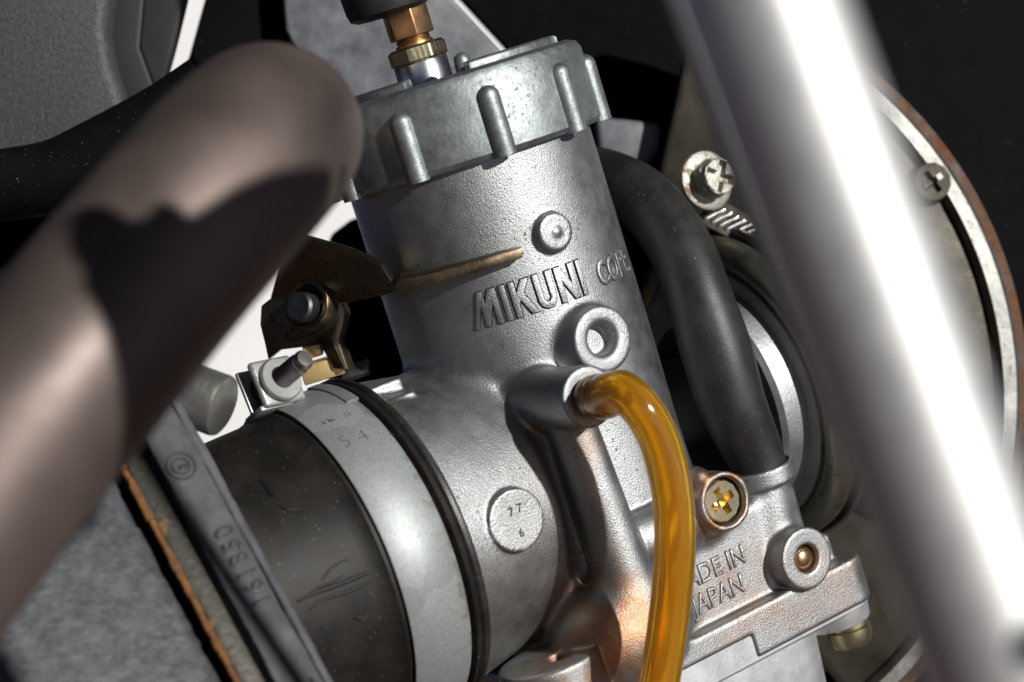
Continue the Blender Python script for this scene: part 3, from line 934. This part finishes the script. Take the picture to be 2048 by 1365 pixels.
# ------------------------------------------------------------------ bronze throttle stop bracket
br = thing('bracket', 'bronze coloured steel bracket with pivot pin reaching across the barrel', 'bracket', at(620, 600, -0.3))
def panel(poly, y, yv=None, depth=0.25, vec=None):
    g = Geo()
    pts = [at(px, py, y if yv is None else yv[i]) for i, (px, py) in enumerate(poly)]
    prism(g, pts, vec or Vector((0, depth, 0)))
    return g
def sloped(poly, p0, y0, gx, gy):
    """a flat plate through p0 at depth y0 whose depth changes gx, gy per 100 px"""
    return [at(px, py, y0 + gx*(px - p0[0])/100 + gy*(py - p0[1])/100) for px, py in poly]
g = Geo(); prism(g, sloped([(540,600),(556,540),(584,492),(604,478),(690,502),(742,522),(762,532),(778,556),(792,574),(806,578),(770,592),(700,606),(672,608),(640,600),(590,606)], (620,560), -0.45, -0.9, 0.8), Vector((0.02, 0.28, 0.12)))
obj('arm_plate', g, MAT['bronze'], br, bevel=0.035)
cx = []
arm = [(788,572),(800,556),(840,552),(900,536),(960,518),(1010,503),(1043,496)]
low = [(1046,516),(1010,527),(960,542),(900,560),(845,575),(806,584)]
def arm_y(px): return -1.75 - 0.75*math.exp(-((px - 940)/160)**2) - 0.5*(px > 780)
g = Geo()
def arm_pt(px, py): 
    d = (px - 938)/250.0
    return at(px, py, -2.62 + 0.5*(d*d) )
prism(g, [arm_pt(*p) for p in arm + low], Vector((-0.05, 0.9, 0.14)))
obj('stop_finger', g, MAT['bronze'], br, bevel=0.02)
g = Geo(); prism(g, sloped([(522,612),(540,598),(640,598),(668,610),(676,640),(664,680),(690,738),(668,738),(640,690),(560,700),(536,720),(530,690),(520,650)], (600,640), -0.25, -0.5, 0.2), Vector((0.02, 0.18, 0.0)))
obj('pivot_plate', g, MAT['bronze'], br, bevel=0.03)
pax = Vector((-0.50, -0.85, 0.12)).normalized()
g = Geo(); lathe(g, at(606, 616, -0.55), pax, [(0.0, 0.16), (0.26, 0.16), (0.31, 0.11), (0.31, -0.3), (0, -0.3)], seg=36)
obj('pivot_pin', g, MAT['pinsteel'], br)
g = Geo(); lathe(g, at(626, 612, -0.30), pax, [(0.44, 0.22), (0.50, 0.22), (0.53, 0.18), (0.53, -0.2), (0.40, -0.2), (0.40, 0.2)], seg=40, closed=True)
obj('pivot_collar', g, MAT['bronze'], br)
g = Geo(); prism(g, sloped([(660,572),(676,590),(688,625),(684,655),(676,680),(696,738),(684,742),(662,690),(668,650),(668,615)], (670,640), -0.45, -0.2, 0.0), Vector((0.1, 0.5, 0.02)))
obj('edge_strip', g, MAT['brass'], br, bevel=0.02)
g = Geo(); box(g, at(646, 738, 0.0), RR, FF, A, 0.42, 0.3, 0.19)
blk = obj('brass_block', g, MAT['goldblock'], br, bevel=0.03)
g = Geo(); box(g, at(626, 700, 0.1), RR, FF, A, 0.18, 0.2, 0.14)
obj('block_neck', g, MAT['goldblock'], br, bevel=0.03)

# ------------------------------------------------------------------ airbox with rusty flange and lettered gasket
be = R(29)
E_ = (-A*math.cos(be) + M*math.sin(be)).normalized()          # down along the flange
ME = N.cross(E_).normalized()
if ME.dot(M) < 0: ME = -ME
PC = None
for _i in range(400):
    _p = BC + N*(6.5 + _i*0.01) + ME*3.5
    _e = ((590 - 1024)/100*(CAM_D + _p.y)/CAM_D - _p.x)          # slide along the edge to the pixel row
    for _k in range(20):
        _row = 682.5 - 100*_p.z*CAM_D/(CAM_D + _p.y)
        _p = _p + E_*((1257 - _row)/100*0.9)
    PC = _p
    if 1024 + 100*_p.x*CAM_D/(CAM_D + _p.y) < 590: break
print('PC', PC)
ab = thing('airbox', 'grey grained plastic airbox with rusty flange plate and lettered rubber gasket', 'airbox', PC)
def slab(t0, t1, e0, e1, h0, h1):
    g = Geo()
    box(g, PC + N*(t0+t1)/2 + E_*(e0+e1)/2 + ME*(h0+h1)/2, N, E_, ME, (t1-t0)/2, (e1-e0)/2, (h1-h0)/2)
    return g
def worn(t0, t1, e0, e1, h0, h1, n=70):
    g = Geo(); vs, fs = [], []
    j = [0.0]*4
    for i in range(n + 1):
        e = e0 + (e1 - e0)*i/n
        j = [0.7*x + random.uniform(-0.011, 0.011) for x in j]
        for k, (t, h) in enumerate(((t0 + j[0], h1 + j[2]*0.6), (t1 + j[1], h1 + j[3]*0.6), (t1, h0), (t0, h0))):
            vs.append(PC + N*t + E_*e + ME*h)
    for i in range(n):
        for k in range(4):
            fs.append((i*4+k, i*4+(k+1)%4, i*4+4+(k+1)%4, i*4+4+k))
    fs.append((0,1,2,3)); fs.append(tuple(n*4+k for k in range(4)))
    return g.add(vs, fs)
obj('gasket', worn(0.0, 0.74, -6.6, 4.5, -7, 0.0), MAT['gasket'], ab, bevel=0.05)
obj('gasket_lip', worn(-0.20, -0.02, -6.6, 4.5, -7, -0.08), MAT['gasket'], ab, bevel=0.06)
obj('flange_plate', slab(0.86, 1.22, -6.2, 4.5, -7, -0.10), MAT['rustplate'], ab, bevel=0.03)
g = Geo()
for i in range(60):
    e = -5.6 + i*0.17
    j = random.uniform(-0.05, 0.06)
    box(g, PC + N*(1.27 + j*0.5) + E_*e + ME*(-0.16 + j), N, E_, ME, 0.055 + abs(j)*0.4, 0.10, 0.06)
ro = obj('rust_bead', g, MAT['rustedge'], ab, bevel=0.03); ro['kind'] = 'stuff'
obj('airbox_shell', slab(1.36, 7.5, -7.0, 6.0, -9, -0.35), MAT['airbox'], ab, bevel=0.3, seg=4)
def gask(s, e, tt, size, dz=0.0):
    return text_geo(s, size, 0.02, 0.01, fn=lambda x, y, z: PC + N*(tt + y) - E_*(x - e) + ME*(z), offset=0.004, xs=0.95, spacing=1.2)
g = gask('161850', -0.55, 0.13, 0.48)
obj('moulded_number', g, MAT['inkrub'], ab)
g = Geo()
for r_ in (0.25, 0.15):
    g = Geo(); lathe(g, PC + N*0.40 + E_*(-3.45), ME, [(r_ - 0.022, -0.02), (r_ - 0.022, 0.02), (r_ + 0.022, 0.02), (r_ + 0.022, -0.02)], seg=28, closed=True)
    obj('moulded_ring', g, MAT['inkrub'], ab)
obj('moulded_mark', gask('S', -3.38, 0.31, 0.2), MAT['inkrub'], ab)
obj('moulded_mark', gask('V', -4.5, 0.2, 0.42), MAT['inkrub'], ab)
obj('moulded_number', gask('NIL', 1.55, 0.16, 0.4), MAT['inkrub'], ab)
bu = at(372, 786, -4.2)
bax = Vector((0.86, -0.25, -0.30)).normalized()
g = Geo(); lathe(g, bu, bax, [(0.0, -0.3), (0.55, -0.3), (0.57, -0.2), (0.57, 0.68), (0.55, 0.75), (0.50, 0.78), (0.0, 0.78)], seg=48)
obj('bushing', g, MAT['bushing'], ab)

# ------------------------------------------------------------------ brown bent tube, near, left
bp = []; brd = []
for px, py, y in ((-420,1440,-15.2), (-200,1170,-14.6), (0,902,-14.0), (150,715,-13.4), (290,545,-12.7), (400,418,-12.0), (480,330,-11.2), (528,282,-10.0), (545,268,-8.4), (548,265,-6.0), (548,265,-2.5)):
    bp.append(at(px, py, y))
bt = thing('bent_tube', 'brown tarnished thick bent tube out of focus at the left', 'tube', bp[5])
g = Geo(); tube(g, bp, 1.43, seg=64, sub=10)
obj('tube_wall', g, MAT['browntube'], bt)

# ------------------------------------------------------------------ silver frame tube, nearest, right
YT = -22.0
fp0, fp1 = at(1366, -440, YT), at(2086, 1540, YT)
ft = thing('frame_tube', 'thick silver frame tube out of focus at the right', 'tube', (fp0 + fp1)/2)
g = Geo(); tube(g, [fp0, fp1], 0.735, seg=64, sub=1)
obj('tube_wall', g, MAT['frame'], ft)
dn = (fp1 - fp0).normalized()
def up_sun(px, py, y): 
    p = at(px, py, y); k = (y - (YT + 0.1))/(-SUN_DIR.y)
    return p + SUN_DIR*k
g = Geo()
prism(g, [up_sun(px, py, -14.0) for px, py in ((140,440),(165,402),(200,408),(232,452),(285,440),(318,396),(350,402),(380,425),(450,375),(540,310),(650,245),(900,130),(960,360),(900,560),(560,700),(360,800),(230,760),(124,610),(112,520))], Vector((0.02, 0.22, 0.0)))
obj('added_shade_plate', g, MAT['sheath'], ft, bevel=0.03)  # unseen plate added above the view, outlined to throw shade on the bent tube
g = Geo(); lathe(g, fp0 + dn*(fp1 - fp0).length*0.855 + Vector((0.35, -0.78, 0)), Vector((0.3, -0.9, 0.1)), [(0.26, -0.2), (0.26, 0.05), (0.2, 0.12), (0, 0.14)], seg=24)
obj('weld_stud', g, MAT['frame'], ft)

# ------------------------------------------------------------------ thin grey cable beside the frame tube
kp = [at(px, py, -16.0) for px, py in ((1290,-160), (1372,60), (1500,400), (1640,740), (1740,980), (1830,1210), (1950,1520))]
kc = thing('sheathed_cable', 'thin grey sheathed cable running alongside the silver tube', 'cable', kp[3])
g = Geo(); tube(g, kp, 0.15, seg=20, sub=24, fn=lambda u, t: 0.012*math.sin(u*330))
obj('sheath', g, MAT['sheath'], kc)

# ------------------------------------------------------------------ engine side manifold, its worm clamp
mf = thing('manifold', 'pale cast intake manifold with dark steel ring behind the carburettor', 'manifold', BC + Q*5)
g = Geo(); lathe(g, BC, Q, [(0, 6.2), (1.75, 6.0), (1.8, 3.8), (2.45, 3.75), (2.55, 3.85), (2.58, 4.36), (2.75, 4.40), (2.85, 4.42), (2.88, 6.4)], seg=120)
obj('manifold_face', g, MAT['manifold'], mf)
g = Geo()
lathe(g, BC + Q*4.75, Q, [(3.12 + 0.33*math.cos(2*math.pi*i/14), 0.36*math.sin(2*math.pi*i/14)) for i in range(14)], seg=140, closed=True)
obj('manifold_ring', g, MAT['ring'], mf)
g = Geo(); lathe(g, BC, Q, [(2.9, 4.6), (2.9, 5.0), (3.40, 5.0), (3.46, 5.04), (3.46, 5.12), (3.40, 5.15), (3.36, 6.5), (3.9, 6.55), (3.95, 7.0)], seg=140)
obj('manifold_sleeve', g, MAT['cover'], mf)

g = Geo(); lathe(g, BC + Q*5.16, Q, [(3.50 + 0.05*math.cos(2*math.pi*i/8), 0.06*math.sin(2*math.pi*i/8)) for i in range(8)], seg=160, closed=True)
obj('ring_edge', g, MAT['silver'], mf)
wk = thing('worm_clamp', 'worm drive hose clamp with rusty pale screw head and slotted strap', 'hose clamp', at(1440, 380, 2.4))
sc = at(1412, 362, 2.1)
sax = Vector((0.44, -0.88, 0.10)).normalized()
g = Geo(); lathe(g, sc, sax, [(0.0, -0.05), (0.60, -0.05), (0.64, 0.0), (0.62, 0.07), (0.55, 0.10), (0.0, 0.10)], seg=48)
obj('screw_washer', g, MAT['washer'], wk)
g = Geo()
tp = sc + sax*0.62
hexp = ngon(sc + sax*0.08, sax, 0.44, 6, rot=R(10)); prism(g, hexp, sax*0.34)
hd = obj('screw_head', g, MAT['washer'], wk, bevel=0.03)
g = Geo(); phillips(g, sc + sax*0.36, sax, 0.39, 0.22, Vector((0.95, 0.2, -0.25)), arm=0.97, slot=0.19, depth=0.15)
obj('screw_face', g, MAT['washer'], wk)
s0, s1 = at(1392, 442, 2.3), at(1512, 502, 2.0)
sd = (s1 - s0).normalized(); sn = Vector((0.30, -0.90, 0.25)); sn = (sn - sd*sn.dot(sd)).normalized(); su = sn.cross(sd).normalized()
if su.z < 0: su = -su
if sn.y > 0: sn = -sn
g = Geo()
wS = 0.72
prism(g, [s0, s1, s1 + su*wS + sd*0.2, s0 + su*wS], -sn*0.07)
st = obj('strap', g, MAT['ring'], wk, bevel=0.02)
L_ = (s1 - s0).length
for k in range(7):
    c = s0 + sd*(0.22 + k*(L_ - 0.36)/6.4) + su*wS*0.46
    g = Geo()
    u_, v_ = (su*0.85 + sd*0.5).normalized(), sd
    pts = []
    for i in range(16):
        t = 2*math.pi*i/16
        pts.append(c + u_*(0.26*math.cos(t)) + v_*(0.068*math.sin(t) + 0.05*math.cos(t)**2) + sn*(0.0))
    prism(g, pts, sn*0.045)
    obj('tooth', g, MAT['silver'], st, bevel=0.018)

# ------------------------------------------------------------------ engine cover at the back right
ec = thing('engine_cover', 'round dull metal engine cover with bright machined rim and rusty gasket edge', 'engine cover', at(1700, 700, 3.4))
ce = at(1226, 792, 3.4)
kE = 43.4/40
fwd = Vector((0.0, -1, 0))
RE = 8.14*kE
def arc(g, prof, a0, a1, seg=90): lathe(g, ce, fwd, prof, seg=seg, xd=Vector((1,0,0)), a0=a0, a1=a1, closed=True)
g = Geo(); arc(g, [(RE-4.9, -0.8), (RE-4.9, 0.0), (RE-0.55, 0.0), (RE-0.55, -0.8)], R(-52), R(78)); obj('cover_plate', g, MAT['cover'], ec, bevel=0.05)
g = Geo(); arc(g, [(RE-0.55, -0.8), (RE-0.53, 0.05), (RE-0.40, 0.22), (RE-0.12, 0.20), (RE, 0.02), (RE, -0.8)], R(-52), R(80)); obj('rim', g, MAT['covrim'], ec)
g = Geo(); arc(g, [(RE+0.01, -0.9), (RE+0.01, -0.12), (RE+0.24, -0.2), (RE+0.26, -0.9)], R(-52), R(80)); obj('gasket_edge', g, MAT['rustgasket'], ec)
g = Geo(); scc = at(1860, 366, 3.35)
lathe(g, scc, Vector((0.1, -1, 0.05)), [(0.47, -0.2), (0.47, 0.08), (0.44, 0.13)], seg=36)
phillips(g, scc, Vector((0.1, -1, 0.05)), 0.44, 0.2, Vector((0.8, 0.1, 0.6)), arm=0.6, slot=0.13, depth=0.12)
cs = obj('cover_screw', g, MAT['cover'], ec)

# ------------------------------------------------------------------ dark bodywork behind
def backpanel(name, label, cat, polys, mat, y, depth=0.8, bevel=0.12, partname='shell', seg=3, parent=None):
    t = thing(name, label, cat, at(*polys[0][0], y))
    for p in polys:
        obj(partname, panel(p, y, depth=depth), mat, t, bevel=bevel, seg=seg)
    return t
backpanel('grained_side_box', 'dark grained plastic box in the upper left corner', 'plastic box',
          [[(-120,-120),(228,-120),(210,60),(222,130),(248,205),(262,245),(150,290),(0,322),(-120,330)]], MAT['airboxtop'], 2.0, 1.2, 0.25, 'box_shell', 4)
backpanel('dark_strut', 'dark grey plastic strut beside the white gap at upper left', 'strut',
          [[(216,-120),(300,-120),(280,95),(314,186),(262,240),(238,180),(214,60)], [(296,-120),(398,-120),(370,0),(348,90),(322,184),(306,178),(277,96)]], MAT['strut'], 2.8, 0.5, 0.1, 'strut_web')
backpanel('black_inner_panel', 'black inner panel right of the white gap at upper left', 'plastic panel',
          [[(440,-120),(640,-120),(640,330),(250,330),(330,196),(376,116),(408,0)]], MAT['plastic'], 4.6, 0.5, 0.1)
backpanel('blue_grey_plate', 'smooth blue grey metal plate behind the cap and cable nut', 'metal plate',
          [[(556,-120),(860,-120),(908,0),(1010,110),(1010,330),(640,330),(604,130),(570,60)]], MAT['finblur'], 3.8, 0.4, 0.1, 'plate_face')
backpanel('black_body_panel', 'large black plastic body panel behind the carburettor', 'plastic panel',
          [[(812,-120),(1020,105),(1040,330),(700,440),(660,470),(648,540),(660,900),(900,1500),(2200,1500),(2200,-120)]], MAT['plastic'], 6.4, 0.6, 0.1)
backpanel('grey_engine_lug', 'grey blurred engine lug below the fuel hose bend', 'engine lug',
          [[(1190,232),(1322,246),(1318,300),(1290,345),(1200,330)]], MAT['finblur'], 4.2, 0.6, 0.15, 'lug_body')
backpanel('grey_crankcase_step', 'grey crankcase step in the lower right behind the float bowl', 'crankcase',
          [[(1640,1256),(1770,1225),(1830,1300),(1815,1322),(1690,1345),(1640,1345)]], MAT['finblur'], 3.6, 0.8, 0.15, 'case_wall')
backpanel('black_lower_cover', 'black cover behind the brown tube at the left edge', 'plastic cover',
          [[(-160,300),(300,180),(330,262),(80,540),(-160,800)]], MAT['plastic'], 3.2, 0.5, 0.1)
hp2 = [at(px, py, 1.2) for px, py in ((-160,395), (0,372), (110,352), (200,310), (330,240), (420,180))]
bh = thing('breather_hose', 'black breather hose behind the brown tube at left', 'hose', hp2[1])
g = Geo(); tube(g, hp2, 0.75, seg=32, sub=8)
obj('hose_wall', g, MAT['plastic'], bh)
